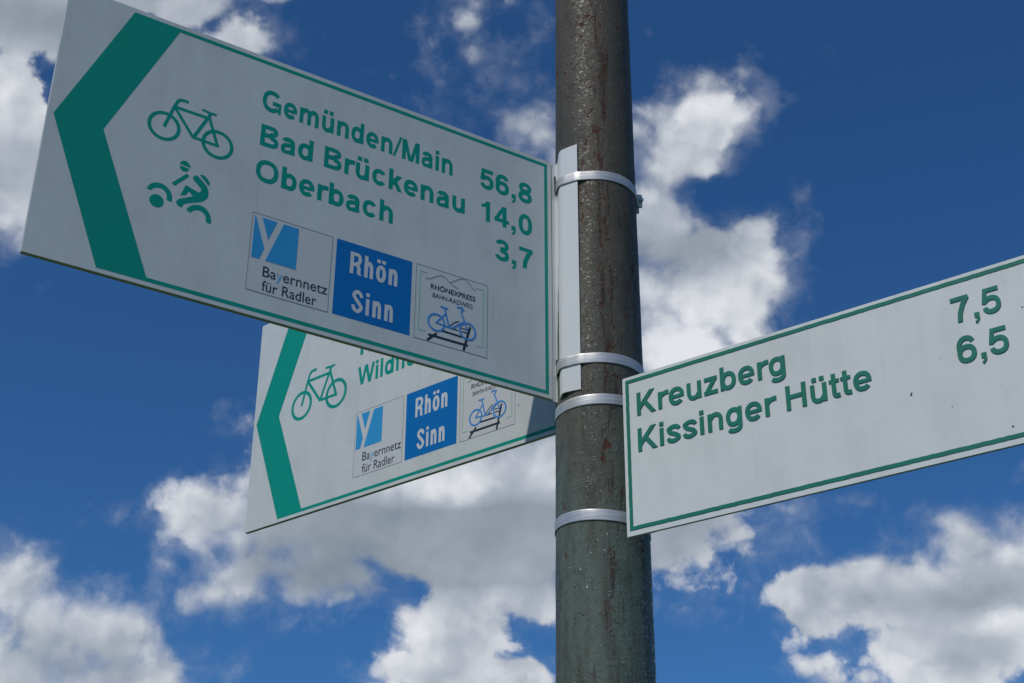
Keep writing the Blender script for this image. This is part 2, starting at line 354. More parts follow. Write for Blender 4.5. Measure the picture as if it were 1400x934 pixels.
# ------------------------------------------------------------------ sign lettering: grotesque letters drawn as pen strokes
def grot(ch, w, k=1.0):
    """strokes of a letter in capital heights: (left bearing, width, right bearing, [(points, width factor)], clip range)"""
    h = w/2; X = .745; S = []
    def ell(cx, cy, rx, ry, a0, a1, n=22, e=2.25):
        o = []
        for i in range(n+1):
            a = math.radians(a0+(a1-a0)*i/n); c, s = math.cos(a), math.sin(a)
            o.append((cx+rx*math.copysign(abs(c)**(2/e), c), cy+ry*math.copysign(abs(s)**(2/e), s)))
        return o
    def st(x, y0, y1): S.append(([(x, y0), (x, y1)], 1.0))
    def ln(*p, f=1.0): S.append((list(p), f))
    def dot(x, y): S.append(([(x, y-h*.95), (x, y+h*.95)], 1.05))
    t = .90                                          # horizontals a little thinner
    lb = rb = .088; clip = (-.6, 1.6)
    def arch(x0, x1, base=0):                        # n-like arch between two stems
        cx, rx = (x0+x1)/2, (x1-x0)/2; ry = .255
        S.append((ell(cx+.02, X-h*t-ry+.02, rx-.02, ry, 165, 0)+[(x1, base)], .97))
    if ch in 'nh\u00fcumri':
        pass
    if ch == 'n' or ch == 'h':
        W = .665*k; st(h, 0, X if ch == 'n' else 1); arch(h, W-h)
    elif ch == 'm':
        W = 1.05*k; st(h, 0, X); m_ = W/2; arch(h, m_); arch(m_, W-h)
    elif ch in 'u\u00fc':
        W = .665*k; st(W-h, 0, X); cx = W/2
        S.append(([(h, X)]+ell(cx-.02, h*t+.255-.02, cx-h-.02, .255, 180, 345), .97))
        if ch != 'u': dot(W*.5-.155*k, X+.105+h); dot(W*.5+.155*k, X+.105+h)
    elif ch == 'r':
        W = .42*k; st(h, 0, X); S.append((ell(W+.06, X-.33, W+.06-h, .33-h*.8, 172, 88, 10), 1)); clip = (-.6, X+.008)
        rb = .03
    elif ch in 'il':
        W = w; st(h, 0, X if ch == 'i' else 1)
        if ch == 'i': dot(h, 1-h*.85)
    elif ch in 'o\u00f6':
        W = .74*k; S.append((ell(W/2, X/2, W/2-h, X/2+.012-h*t, 0, 360, 44), 'c')); lb = rb = .055
        if ch != 'o': dx_ = max(.15*k, w*.74); dot(W*.5-dx_, X+.105+h); dot(W*.5+dx_, X+.105+h)
    elif ch in 'OÖ0Q':
        W = (1.02 if ch != '0' else .70)*k; S.append((ell(W/2, .5, W/2-h, .512-h*t, 0, 360, 52), 'c')); lb = rb = .06
        if ch == 'Ö': dot(W*.5-.16*k, 1.10+h); dot(W*.5+.16*k, 1.10+h)
    elif ch == 'e':
        W = .715*k; S.append((ell(W/2, X/2, W/2-h, X/2+.012-h*t, -11, 318, 40), .97)); ln((h, X/2-.012), (W-w*.62, X/2-.012), f=.78); lb = rb = .055
    elif ch == 'c':
        W = .70*k; S.append((ell(W/2+.01, X/2, W/2-h, X/2+.012-h*t, 36, 324, 36), .97)); lb = .055; rb = .045
    elif ch in 'bdg':
        W = .70*k; sx = h if ch == 'b' else W-h
        cx = W/2+(.012 if ch == 'b' else -.012); S.append((ell(cx, X/2, W/2-h-.012, X/2+.012-h*t, 0, 360, 44), 'c'))
        st(sx, 0 if ch != 'g' else .0, 1 if ch != 'g' else X)
        if ch == 'g': S[-1] = ([(sx, X), (sx, 0.0)]+ell(W/2, -.03, W/2-h, .26-h*t, 0, -150, 18), .97)
        lb, rb = (.088, .055) if ch == 'b' else (.055, .088)
    elif ch == 'a':
        W = .69*k; sx = W-h-.04
        S.append((ell((h+sx)/2+.01, X-.235, (sx-h)/2-.01, .235+.012-h*t, 165, 0, 20)+[(sx, .13), (sx+.035, 0)], .97))
        S.append(([(sx, .465), (sx-.13, .425)]+ell(.30*k, .218, .30*k-h+.005, .21-h*.35, 100, 262, 16)+[(.36*k, h*t-.01), (sx-.06, .10), (sx, .20)], .90)); lb, rb = .055, .05; clip = (-.012, 1.6)
    elif ch == 's':
        W = .655*k; H_ = X
        P_ = [(W-h*.9, H_-.205), (W-h-.05, H_-h*t-.03), (W/2, H_-h*t+.012), (h+.05, H_-h*t-.05), (h+.01, H_-.195), (h+.09, H_-.30), (W/2, H_/2+.0), (W-h-.085, .295), (W-h-.005, .195), (W-h-.05, h*t+.05), (W/2, h*t-.012), (h+.045, h*t+.035), (h*.85, .215)]
        S.append(([tuple(p) for p in catmull(P_, 5)], .93)); lb = rb = .045
    elif ch == 'S':
        W = .88*k; H_ = 1
        P_ = [(W-h*.95, .715), (W-h-.06, .86), (W/2, H_-h*t+.012), (h+.07, .87), (h+.02, .735), (h+.12, .60), (W/2, .515), (W-h-.10, .405), (W-h, .275), (W-h-.07, .13), (W/2, h*t-.012), (h+.06, .14), (h*.8, .31)]
        S.append(([tuple(p) for p in catmull(P_, 6)], .97)); lb = rb = .055
    elif ch == 'z':
        W = .62*k; ln((.02, X-h*t), (W-.02, X-h*t), f=t); ln((.0, h*t), (W, h*t), f=t)
        ln((h+.0, h*.6), (W-h-.0, X-h*.6), f=1.0); clip = (0, X); lb = rb = .04
    elif ch == 't':
        W = .40*k; sx = .13*k+h*.6
        S.append(([(sx, .97)]+[(sx, .25)]+ell(sx+.15, .19, .15, .19-h*t+.01, 180, 268, 8)+[(W+.01, h*t)], .97)); ln((0, X-h*.75), (W, X-h*.75), f=.78); lb = .02; rb = .04
    elif ch == 'f':
        W = .42*k; sx = .12*k+h*.6
        S.append(([(sx, 0), (sx, .74)]+ell(sx+.16, .80, .16, .20-h*t, 180, 92, 8)+[(W+.02, 1-h*t)], .97)); ln((0, X-h*.75), (W, X-h*.75), f=.78); lb = .02; rb = .02
    elif ch == 'k':
        W = .69*k; st(h, 0, 1); ln((h+.02, .26), (W-h+.04, X+.10), f=.97); ln((.30*k, .44), (W-h+.03, -.09), f=1.0); lb, rb = .088, .01
        clip = ('k', X)
    elif ch == 'K':
        W = .93*k; st(h, 0, 1); ln((h+.02, .30), (W-h-.02, 1.10), f=1.0); ln((.36*k, .56), (W-h+.03, -.10), f=1.03); clip = (0, 1); rb = .01
    elif ch == 'H':
        W = .835*k; st(h, 0, 1); st(W-h, 0, 1); ln((h, .53), (W-h, .53), f=t)
    elif ch == 'M':
        W = 1.0*k; st(h*.95, 0, 1); st(W-h*.95, 0, 1); ln((h+.00, 1.12), (W/2, -.10), f=.92); ln((W-h-.00, 1.12), (W/2, -.10), f=.92); clip = (0, 1)
    elif ch == 'W':
        W = 1.33*k; a = .085; q1 = W*.27; q2 = W*.73
        for p_ in ([(a-.015, 1.07), (q1+.015, -.07)], [(q1-.015, -.07), (W/2+.012, 1.07)], [(W/2-.012, 1.07), (q2+.015, -.07)], [(q2-.015, -.07), (W-a+.015, 1.07)]): ln(*p_, f=.95)
        clip = (0, 1); lb = rb = .01
    elif ch == 'B':
        W = .84*k; st(h, 0, 1)
        S.append(([(h, 1-h*t), (W*.52, 1-h*t)]+ell(W*.55, .765, W*.40-h, .235-h*t, 80, -80, 12)+[(W*.5, .53), (h, .53)], t))
        S.append(([(h, .53), (W*.55, .53)]+ell(W*.58, .272, W*.42-h, .272-h*t-.0, 80, -80, 14)+[(W*.5, h*t), (h, h*t)], t+.04)); rb = .05
    elif ch == 'R':
        W = .87*k; st(h, 0, 1)
        S.append(([(h, 1-h*t), (W*.55, 1-h*t)]+ell(W*.58, .725, W*.40-h, .275-h*t, 80, -80, 14)+[(W*.5, .45), (h, .45)], t+.03))
        S.append(([(W*.52, .45)]+ell(W*.50, .25, W*.40-h*.9, .20, 80, 8, 8)+[(W-h-.055, .10), (W-h+.01, -.04)], .97)); clip = (0, 1.6); rb = .04
    elif ch == 'G':
        W = 1.0*k; S.append((ell(W/2, .5, W/2-h, .512-h*t, 42, 322, 44), 1)); ln((.54*k, .43), (W-h*.2, .43), f=t); ln((W-h*.72, .47), (W-h*.72, 0), f=.72); lb = .06
    elif ch == '/':
        W = .40*k; ln((-.01, -.06), (W+.01, 1.06), f=.62); clip = (-.02, 1.02); lb = rb = .0
    elif ch == ',':
        W = w*1.05; S.append(([(W/2, h*2.1), (W/2, 0)], 1.05)); S.append(([(W-h*.45, .04), (W-h*.5, -.06), (W*.42, -.155), (W*.12, -.19)], .50)); lb = .09; rb = .09
    elif ch == '-':
        W = .36; ln((0, .36), (W, .36), f=t)
    elif ch == '1':
        W = .44*k; lb = .10; rb = .19; st(W-h, 0, 1); S.append(([(0.0, .735)]+[(.10, .745), (.19, .79), (W-h-.03, .90), (W-h, 1.0)], .74)); clip = (-.1, 1)
    elif ch == '4':
        W = .74*k; st(W-h-.13, 0, 1); ln((-.0, .29), (W, .29), f=.86); ln((h*.55, .26), (W-h-.14, 1.02), f=.80); clip = (0, 1); lb = rb = .03
    elif ch == '3':
        W = .70*k
        S.append((ell(W/2, .745, W/2-h-.015, .268-h*t, 170, -88, 24)+[(W*.40, .52)], .93)); S.append(([(W*.40, .535)]+ell(W/2, .275, W/2-h, .287-h*t, 88, -172, 26), .95)); lb = rb = .045
    elif ch == '5':
        W = .70*k
        S.append(([(W-.04, 1-h*t), (.20*k, 1-h*t)], t)); S.append(([(.185*k, 1.0), (h*.9+.0, .415)], .86))
        S.append((ell(W/2, .335, W/2-h, .345-h*t, 148, -165, 34), .97)); lb = rb = .045
    elif ch in '6':
        W = .70*k
        S.append((ell(W/2, .33, W/2-h, .342-h*t, 0, 360, 40), 'c')); S.append((ell(W/2+.01, .56, W/2-h+.01, .452-h*t, 188, 32, 26), .97)); lb = rb = .045
    elif ch == '8':
        W = .71*k
        S.append((ell(W/2, .745, W/2-h-.03, .267-h*t, 0, 360, 36), 'c')); S.append((ell(W/2, .285, W/2-h, .297-h*t, 0, 360, 40), 'c')); lb = rb = .045
    elif ch == '7':
        W = .68*k; ln((0, 1-h*t), (W, 1-h*t), f=t); S.append(([(W-h*.5, .93), (W*.66, .66), (W*.47, .34), (W*.40, -.05)], 1.0)); clip = (0, 1); lb = rb = .05
    else:
        raise ValueError(ch)
    return lb, W, rb, S, clip
def stroke2d(bm, pts, wd, zt, closed):
    pts = [Vector(p) for p in pts]
    keep = [pts[0]]
    for p in pts[1:]:
        if (p-keep[-1]).length > .012: keep.append(p)
    pts = keep
    if closed and (pts[0]-pts[-1]).length < .02: pts.pop()
    n = len(pts); rows = []
    for i, p in enumerate(pts):
        a = pts[(i-1) % n] if (closed or i > 0) else None; c = pts[(i+1) % n] if (closed or i < n-1) else None
        d1 = (p-a).normalized() if a is not None else None; d2 = (c-p).normalized() if c is not None else None
        d1 = d2 if d1 is None else d1; d2 = d1 if d2 is None else d2
        t = (d1+d2).normalized(); nn = Vector((-t.y, t.x)); k = wd/2/max(.6, nn.dot(Vector((-d1.y, d1.x))))
        rows.append((bm.verts.new((*(p+nn*k), zt)), bm.verts.new((*(p-nn*k), zt))))
    for i in range(n if closed else n-1):
        A, B = rows[i], rows[(i+1) % n]; f = bm.faces.new((A[0], A[1], B[1], B[0])); f.normal_update()
        if f.normal.z < 0: f.normal_flip()
def grotesk(name, body, u0, u1, v, cap, material, parent, z0=0.0, z1=.00011, w=.19, k=1.0, track=0.0):
    x = 0; items = []
    for ch in body:
        if ch == ' ': x += .36*k; continue
        lb, W, rb, S, clip = grot(ch, w, k); x += (lb+track/2) if items else 0
        items.append((ch, x, W, S, clip)); last = x+W; x += W+rb+track/2
    sx = (u1-u0)/last; out = bmesh.new()
    for ch, x, W, S, clip in items:
        for si, (pts, f) in enumerate(S):
            bm = bmesh.new(); closed = f == 'c'; stroke2d(bm, pts, w*(.98 if closed else f), 0, closed)
            lo, hi = clip
            if lo == 'k': lo, hi = 0, (1 if si == 0 else hi)
            for y, sgn in ((lo, -1), (hi, 1)):
                bmesh.ops.bisect_plane(bm, geom=bm.verts[:]+bm.edges[:]+bm.faces[:], plane_co=(0, y, 0), plane_no=(0, sgn, 0), clear_outer=True)
            zt = z1+si*.000012
            for q_ in bm.verts: q_.co = Vector((u0+(x+q_.co.x)*sx, v+q_.co.y*cap, zt))
            r = bmesh.ops.extrude_face_region(bm, geom=bm.faces[:])
            for g in r['geom']:
                if isinstance(g, bmesh.types.BMVert): g.co.z = z0
            bmesh.ops.recalc_face_normals(bm, faces=bm.faces)
            me = bpy.data.meshes.new('t'); bm.to_mesh(me); bm.free(); out.from_mesh(me); bpy.data.meshes.remove(me)
    return from_bm(name, out, material, parent)

# ------------------------------------------------------------------ ground
bm = bmesh.new()
rings = [0, 2, 5, 12, 30, 80, 200, 600, 2000, 6000, 14000]; N = 48; prev = None
for k, r in enumerate(rings):
    row = [bm.verts.new((r*math.cos(2*math.pi*i/N), r*math.sin(2*math.pi*i/N)+1.6, 0 if r < 10 else random.uniform(-.01, .01)*min(r, 80))) for i in range(N)] if r else [bm.verts.new((0, 1.6, 0))]
    if prev:
        for i in range(N):
            j = (i+1) % N
            if len(prev) == 1: bm.faces.new((prev[0], row[i], row[j]))
            else: bm.faces.new((prev[i], row[i], row[j], prev[j]))
    prev = row
tag(from_bm('ground', bm, M['grass'], smooth=True), kind='structure')

# ------------------------------------------------------------------ pole
PX, PY, PR = .1094, 1.62, .0543
def pole_r(z): return PR-.0046*(z-EYE-.9)
def pole_c(z): return Vector((PX+.0022*(z-EYE-.8), PY, z))
from mathutils import noise as mnoise
bm = bmesh.new(); N = 96; prev = None
zs = [-.6, 0, .5, 1.0, 1.5, 1.8] + [1.9+.006*i for i in range(0, 225)] + [3.3, 3.4]
for z in zs:
    c = pole_c(z); row = []
    for i in range(N):
        a = 2*math.pi*i/N; dv = Vector((math.cos(a), math.sin(a), 0))
        p_ = c+dv*pole_r(z); k = mnoise.fractal(p_*Vector((40, 40, 25)).x*.9, .8, 2, 4)*.00035
        row.append(bm.verts.new(p_+dv*k))
    if prev:
        for i in range(N): bm.faces.new((prev[i], prev[(i+1) % N], row[(i+1) % N], row[i]))
    prev = row
bm.faces.new(prev)
pole = empty('signpost_pole', Matrix.Identity(4))
tag(pole, 'round steel pole with flaking grey green paint and rust stains carrying the signs', 'pole')
ps = from_bm('shaft', bm, M['pole'], pole, smooth=True)
bm = bmesh.new()
c = pole_c(3.4)
for z, r in ((3.402, .056), (3.42, .056), (3.432, .040), (3.436, 0.0)):
    pass
prof = [(3.398, .0445), (3.398, .0575), (3.418, .0575), (3.430, .050), (3.437, .030), (3.439, .004)]; prev = None
for z, r in prof:
    row = [bm.verts.new((c.x+r*math.cos(2*math.pi*i/48), c.y+r*math.sin(2*math.pi*i/48), z)) for i in range(48)]
    if prev:
        for i in range(48): bm.faces.new((prev[i], prev[(i+1) % 48], row[(i+1) % 48], row[i]))
    prev = row
bm.faces.new(prev); from_bm('cap', bm, M['dark'], pole, smooth=True)

# ------------------------------------------------------------------ signs
def frame(o, a1, a2):
    a1 = Vector(a1).normalized(); a2 = Vector(a2); n = a1.cross(a2).normalized(); a2 = n.cross(a1)
    m_ = Matrix((a1, a2, n)).transposed().to_4x4(); m_.translation = Vector(o)+Vector((0, 0, EYE)); return m_
F1 = frame((-.49833824, 1.25802173, .76437602), (.84717438, .53129787, .0042605), (-.00279799, -.00355746, .99998976))
F2 = frame((-.4045755, 2.08728065, .77007853), (.74126567, -.67068983, -.02646429), (-.00210045, -.04174531, .99912608))
F3 = frame((.13216, 1.55559, .57246), (.79205667, -.61040337, -.0073453), (-.00132742, -.01375482, .99990452))
T = .003
def plate(parent, W_, H_, radii, material, T=.0055):
    bm = bmesh.new(); prism(bm, rounded(0, 0, W_, H_, radii), -T, 0)
    geom = [e for e in bm.edges if abs(e.verts[0].co.z) < 1e-7 and abs(e.verts[1].co.z) < 1e-7]
    bmesh.ops.bevel(bm, geom=geom, offset=.0004, segments=2, affect='EDGES')
    return from_bm('plate', bm, material, parent)
def border_strip(parent, segs, material, wd=.0045, z1=.00012, name='border'):
    bm = bmesh.new()
    for pts in segs: stroke(bm, pts, wd, 0, z1)
    return from_bm(name, bm, material, parent)
def stickers(parent):
    """the three square route stickers along the lower edge"""
    u0, v0, s = .2407, .0311, .1
    # one: y emblem
    a = from_bm('sticker', _sq(u0, v0, s), M['sticker'], parent); tag(a, 'white square sticker with light blue y emblem')
    bm = bmesh.new(); stroke(bm, [(u0, v0), (u0+s, v0), (u0+s, v0+s), (u0, v0+s)], .0006, .0002, .0003, closed=True); from_bm('outline', bm, M['grey'], a)
    bm = bmesh.new()
    for pts in ([(.2437, .1273), (.2448, .1273), (.2583, .0880), (.2533, .0729), (.2437, .0729)], [(.2527, .1273), (.2712, .1273), (.2619, .1006)], [(.2792, .1273), (.2980, .1273), (.2980, .0729), (.2607, .0729)]):
        prism(bm, pts, .0001, .0003)
    from_bm('emblem', bm, M['cyan'], a)
    # the y of the first line is light blue
    for rg, mt_ in (((0, 2), 'black'), ((2, 3), 'textcyan'), ((3, 10), 'black')):
        text('lettering', 'Bayernnetz', .2592, .3385, .0525, .0130, M[mt_], a, .0001, .0003, bold=.0, only=rg)
    text('lettering', 'f\u00fcr Radler', .2596, .3262, .0344, .0130, M['black'], a, .0001, .0003, bold=.0)
    # two: blue square
    u1 = u0+s+.0059
    a = from_bm('sticker', _sq(u1, v0, s), M['blue'], parent); tag(a, 'blue square sticker with white route names')
    grotesk('lettering', 'Rh\u00f6n', .3651, .4276, .0905, .0290, M['white'], a, .0001, .0002, w=.17, k=.66)
    grotesk('lettering', 'Sinn', .3700, .4238, .0412, .0290, M['white'], a, .0001, .0002, w=.17, k=.66)
    # three: bicycle on rails
    u2 = u1+s+.0057
    a = from_bm('sticker', _sq(u2, v0, s), M['sticker'], parent); tag(a, 'white square sticker with blue bicycle on railway track')
    bm = bmesh.new(); stroke(bm, [(u2, v0), (u2+s, v0), (u2+s, v0+s), (u2, v0+s)], .0007, .0002, .0003, closed=True); from_bm('outline', bm, M['grey'], a)
    bm = bmesh.new()
    stroke(bm, [(.4675, .1225), (.4578, .1225), (.4578, .0432), (.4675, .0432)], .0011, .0001, .0003); from_bm('green_corner', bm, M['palegreen'], a); bm = bmesh.new()
    stroke(bm, [(.5362, .1225), (.5466, .1225), (.5466, .0432), (.5365, .0432)], .0011, .0001, .0003); from_bm('green_corner', bm, M['palegreen'], a)
    bm = bmesh.new()
    stroke(bm, catmull([(.4652, .1147), (.472, .1163), (.4794, .1214), (.4869, .1245), (.4931, .123), (.501, .117), (.5103, .1137)]), .0014, .0001, .0003)
    stroke(bm, catmull([(.4978, .1188), (.5054, .123), (.5115, .1277), (.5192, .1301), (.5256, .1262), (.5304, .1212), (.5348, .119)]), .0014, .0001, .00032); from_bm('hill_outline', bm, M['grey'], a)
    text('lettering', 'RH\u00d6NEXPRESS', .4725, .5350, .1028, .0069, M['black'], a, .0001, .0003, bold=.012, shear=.06)
    text('lettering', 'BAHN-RADWEG', .4755, .5314, .0918, .0060, M['black'], a, .0001, .0003, bold=.0, shear=.06)
    bm = bmesh.new(); zt = .0003
    for p_, wd in (([(.4700, .0318), (.4827, .0446)], .0030), ([(.5003, .0593), (.5069, .0661), (.5129, .0693)], .0014), ([(.5284, .066), (.5199, .0317)], .0032),
                   ([(.4715, .040), (.5260, .040)], .0030), ([(.4895, .0501), (.5175, .0494)], .0024), ([(.500, .0573), (.5117, .0566)], .0016), ([(.5162, .0612), (.5254, .0612)], .0012), ([(.5165, .0568), (.524, .0568)], .0014)):
        stroke(bm, p_, wd, .0001, zt); zt += .00001
    from_bm('railway_track', bm, M['black'], a)
    bm = bmesh.new(); zt = .00042
    for p_, wd, cl in ((circle(.4818, .0590, .0110), .0024, True), (circle(.5250, .0592, .0110), .0024, True), ([(.4865, .0823), (.4972, .0817)], .0020, False), ([(.4925, .0818), (.4990, .0580)], .0022, False),
                       ([(.4934, .0737), (.4815, .0588), (.5026, .0570)], .0018, False), ([(.4985, .0575), (.5034, .0573), (.5101, .0629), (.519, .0700)], .0022, False),
                       ([(.5095, .0880), (.5160, .0890), (.5185, .0873), (.5152, .0831), (.5206, .0712), (.525, .059)], .0020, False)):
        stroke(bm, p_, wd, .0001, zt, cl); zt += .00001
    from_bm('bicycle_print', bm, M['bikeblue'], a)
def _sq(u, v, s):
    bm = bmesh.new(); prism(bm, [(u, v), (u+s, v), (u+s, v+s), (u, v+s)], 0, .00012); return bm
def bicycle(parent, cu=.1266, cv=.2048, k=1.0):
    bm = bmesh.new(); zt = .00011
    for p_, wd, cl in ((circle(.1266, .2054, .0172, 48), .0043, True), (circle(.1903, .2041, .0172, 48), .0043, True),
                       ([(.1266, .2045), (.1355, .236), (.1384, .2440), (.1403, .2466), (.1440, .2477), (.1509, .2477)], .0038, False),
                       ([(.1375, .2354), (.1755, .2354)], .0038, False), ([(.1362, .2345), (.1612, .2026)], .0038, False), ([(.1610, .2024), (.1784, .2425)], .0038, False),
                       ([(.1676, .2443), (.1765, .2432), (.1850, .2434)], .0030, False), ([(.1767, .2375), (.1908, .2012)], .0038, False), ([(.1605, .2032), (.1918, .2026)], .0034, False)):
        stroke(bm, [(cu+(x-.1266)*k, cv+(y-.2048)*k) for x, y in p_], wd*k, 0, zt, cl); zt += .000012
    from_bm('bicycle_symbol', bm, M['green'], parent)
def skater(parent):
    bm = bmesh.new()
    for pts in ([(.1500, .1637), (.1512, .1665), (.1535, .1684), (.1565, .1689), (.1592, .1678), (.1614, .1657), (.1632, .1622), (.1620, .1618), (.1503, .1629)],
                [(.1503, .1611), (.1614, .1602), (.1603, .1570), (.1580, .1549), (.1549, .1545), (.152, .1560), (.1506, .1586)],
                [(.1436, .1352), (.1584, .1520), (.1600, .1527), (.1617, .1518), (.1622, .1497), (.1475, .1324)],
                [(.117, .1184), (.1190, .1232), (.1216, .1264), (.1251, .1289), (.1286, .1301), (.132, .1303), (.1354, .1298), (.1385, .1284), (.1415, .1264), (.1437, .1239), (.1455, .1206), (.1466, .117), (.1470, .1107), (.141, .1115), (.1404, .1164), (.1392, .1195), (.1375, .1217), (.1353, .1231), (.1328, .1239), (.1284, .1233), (.1263, .1223), (.1247, .1209), (.1232, .1192), (.122, .1174)],
                [(.1639, .1065), (.1650, .1093), (.1667, .1121), (.1695, .1148), (.1726, .1166), (.1761, .1177), (.1797, .1179), (.1832, .1172), (.1864, .1155), (.1890, .1131), (.1911, .11), (.1925, .1070), (.1934, .1036), (.1935, .0982), (.1875, .0989), (.1872, .1035), (.1862, .1062), (.1844, .1087), (.1822, .1102), (.1796, .1110), (.1768, .1108), (.1742, .1100), (.1712, .1077), (.1689, .1046)],
                [(.1672, .1482), (.1668, .1507), (.1678, .1531), (.1697, .1545), (.1718, .1547), (.1740, .1534), (.1790, .1494), (.1836, .1452), (.1862, .1400), (.1870, .1339), (.1862, .1300), (.1842, .1268), (.1815, .1240), (.1783, .1218), (.1713, .1187), (.1644, .1156), (.1605, .1130), (.1593, .1108), (.1588, .1079), (.1560, .1080), (.1540, .1088), (.1524, .1103), (.1516, .1122), (.1519, .1147), (.1532, .1167), (.155, .1184), (.1619, .1221), (.1697, .1268), (.1640, .1310), (.1617, .1256), (.1549, .1223), (.1598, .1381), (.1745, .1338), (.1770, .1347), (.1782, .1375), (.1770, .1402)],
                [(.1743, .1566), (.1764, .1577), (.1790, .1578), (.1818, .1564), (.1841, .1543), (.1871, .1500), (.1859, .1459)],
                circle(.1299, .1067, .0082, 32)):
        prism(bm, pts, 0, .00011)
    from_bm('family_cycling_symbol', bm, M['green'], parent)
def arrow_band(parent):
    bm = bmesh.new()
    prism(bm, [(.0065, .1754), (.0752, .3448), (.1312, .3448), (.1301, .3402), (.0613, .1754), (.1306, .0101), (.1314, .0055), (.0766, .0055)], 0, .00011)
    from_bm('arrow_band', bm, M['green'], parent)
CAP = .0300

# sign to the left, nearer the camera
g1 = empty('direction_sign', F1)
tag(g1, 'large shaded white cycle route sign pointing left, with three green town names and distances', 'sign')
plate(g1, .6485, .3507, (.0012, 0, 0, .0012), M['plate'])
arrow_band(g1); bicycle(g1); skater(g1)
border_strip(g1, [[(.1300, .3424), (.6398, .3424), (.6398, .0079), (.1300, .0079)]], M['green'], .0048)
grotesk('lettering', 'Gem\u00fcnden/Main', .2385, .4984, .2740, CAP, M['green'], g1, w=.207)
grotesk('lettering', 'Bad Br\u00fcckenau', .2403, .5174, .2236, CAP, M['green'], g1, w=.207)
grotesk('lettering', 'Oberbach', .2388, .4176, .1747, CAP, M['green'], g1, w=.207)
grotesk('distance', '56,8', .5388, .6180, .2725, CAP, M['green'], g1, w=.207)
grotesk('distance', '14,0', .5415, .6183, .2240, CAP, M['green'], g1, w=.207)
grotesk('distance', '3,7', .5625, .6187, .1737, CAP, M['green'], g1, w=.207)
stickers(g1)
# rail: web bent from the plate edge towards the camera, then a flange against the pole
def world_pts_to_local(F_, pts): 
    inv = F_.inverted(); return [inv @ Vector(p_) for p_ in pts]
def rail(parent, F_, path, z0a, z1a, tks, name='rail'):
    """path: list of (x, y, zlow, zhigh) world points of the outer face; thickness tks to the inside"""
    n = len(path); bm = bmesh.new(); inv = F_.inverted(); rows = []
    for i, (x, y, zl, zh) in enumerate(path):
        a = Vector(path[max(i-1, 0)][:2]); c_ = Vector(path[min(i+1, n-1)][:2]); t = (c_-a).normalized(); nn = Vector((-t.y, t.x))
        q_ = Vector((x, y))+nn*tks
        rows.append([bm.verts.new(inv @ Vector((x, y, zl+EYE))), bm.verts.new(inv @ Vector((x, y, zh+EYE))), bm.verts.new(inv @ Vector((q_.x, q_.y, zh+EYE))), bm.verts.new(inv @ Vector((q_.x, q_.y, zl+EYE)))])
    for i in range(n-1):
        for k in range(4): bm.faces.new((rows[i][k], rows[i+1][k], rows[i+1][(k+1) % 4], rows[i][(k+1) % 4]))
    bm.faces.new(rows[0][::-1]); bm.faces.new(rows[-1])
    bmesh.ops.recalc_face_normals(bm, faces=bm.faces)
    return from_bm(name, bm, M['bracket'], parent)
e = F1 @ Vector((.6488, .0, .0)); 
RP = [(e.x-.0, e.y, .7652, 1.1170), (.0545, 1.6048, .7650, 1.1172), (.0570, 1.6052, .7650, 1.1174), (.0585, 1.6030, .7652, 1.1178), (.0592, 1.5965, .7654, 1.1190), (.0596, 1.5900, .7660, 1.1205), (.0604, 1.5866, .7668, 1.1228), (.0620, 1.5836, .7672, 1.1240), (.0643, 1.5815, .7672, 1.1246), (.0738, 1.5755, .7668, 1.1254), (.0829, 1.5702, .7662, 1.1256), (.0834, 1.5700, .7672, 1.1246)]
rl = rail(g1, F1, RP, 0, 0, .0022)
tag(rl, 'white clamp rail folded against the pole')
for va, vb in ((.2960, .3290), (.0250, .0555)):
    bm = bmesh.new(); inv = F1.inverted()
    pts = [(.0548, 1.6044), (.0580, 1.6032)]
    zt_ = F1.translation.z
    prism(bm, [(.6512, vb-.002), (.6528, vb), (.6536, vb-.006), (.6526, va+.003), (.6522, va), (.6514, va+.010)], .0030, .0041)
    from_bm('strap_slot_shade', bm, M['dark'], rl)  # thin dark solid on the rail, its colour standing for shade inside the slot

# sign to the left, farther away
g2 = empty('direction_sign', F2)
tag(g2, 'sunlit white cycle route sign pointing left, partly hidden behind and below the larger shaded one', 'sign')
plate(g2, .6468, .3507, (.0012, 0, 0, .0022), M['plate'])
arrow_band(g2); bicycle(g2, .1143, .1780, 1.235)
border_strip(g2, [[(.1300, .3424), (.6398, .3424), (.6398, .0079), (.1300, .0079)]], M['green'], .0048)
grotesk('lettering', 'Kothen', .2425, .3900, .2240, CAP, M['green'], g2, w=.207)
grotesk('lettering', 'Wildflecken', .2400, .4480, .1747, CAP, M['green'], g2, w=.207)
stickers(g2)
bm = bmesh.new(); prism(bm, circle(.5584, .0555, .0009, 10), 0, .0004); from_bm('dirt_speck', bm, M['black'], g2)

# sign to the right
g3 = empty('direction_sign', F3)
tag(g3, 'weathered white sign with raised green letters for Kreuzberg, reaching right from the pole', 'sign')
W3, H3 = .650, .199
plate(g3, W3, H3, (.0012, .0012, .0012, .0018), M['plate_old'], .0032)
S_ = 1.01
G = [(.0068, .1925), (.0068, .0090), (.6430, .0090), (.6430, .1925)]
bm = bmesh.new()
def rough_line(a, c_, n=130, amp=.0002):
    a = Vector(a); c_ = Vector(c_); t = (c_-a).normalized(); nn = Vector((-t.y, t.x))
    return [a+(c_-a)*i/n+nn*(random.uniform(-amp, amp) if 0 < i < n else 0) for i in range(n+1)]
loop = rough_line(G[0], G[1], 40)[:-1]+rough_line(G[1], G[2])[:-1]+rough_line(G[2], G[3], 40)[:-1]+rough_line(G[3], G[0])[:-1]
stroke(bm, loop, .0044, 0, .0006, closed=True); from_bm('border', bm, M['green_old'], g3)
Z3 = dict(z0=0, z1=.0010)
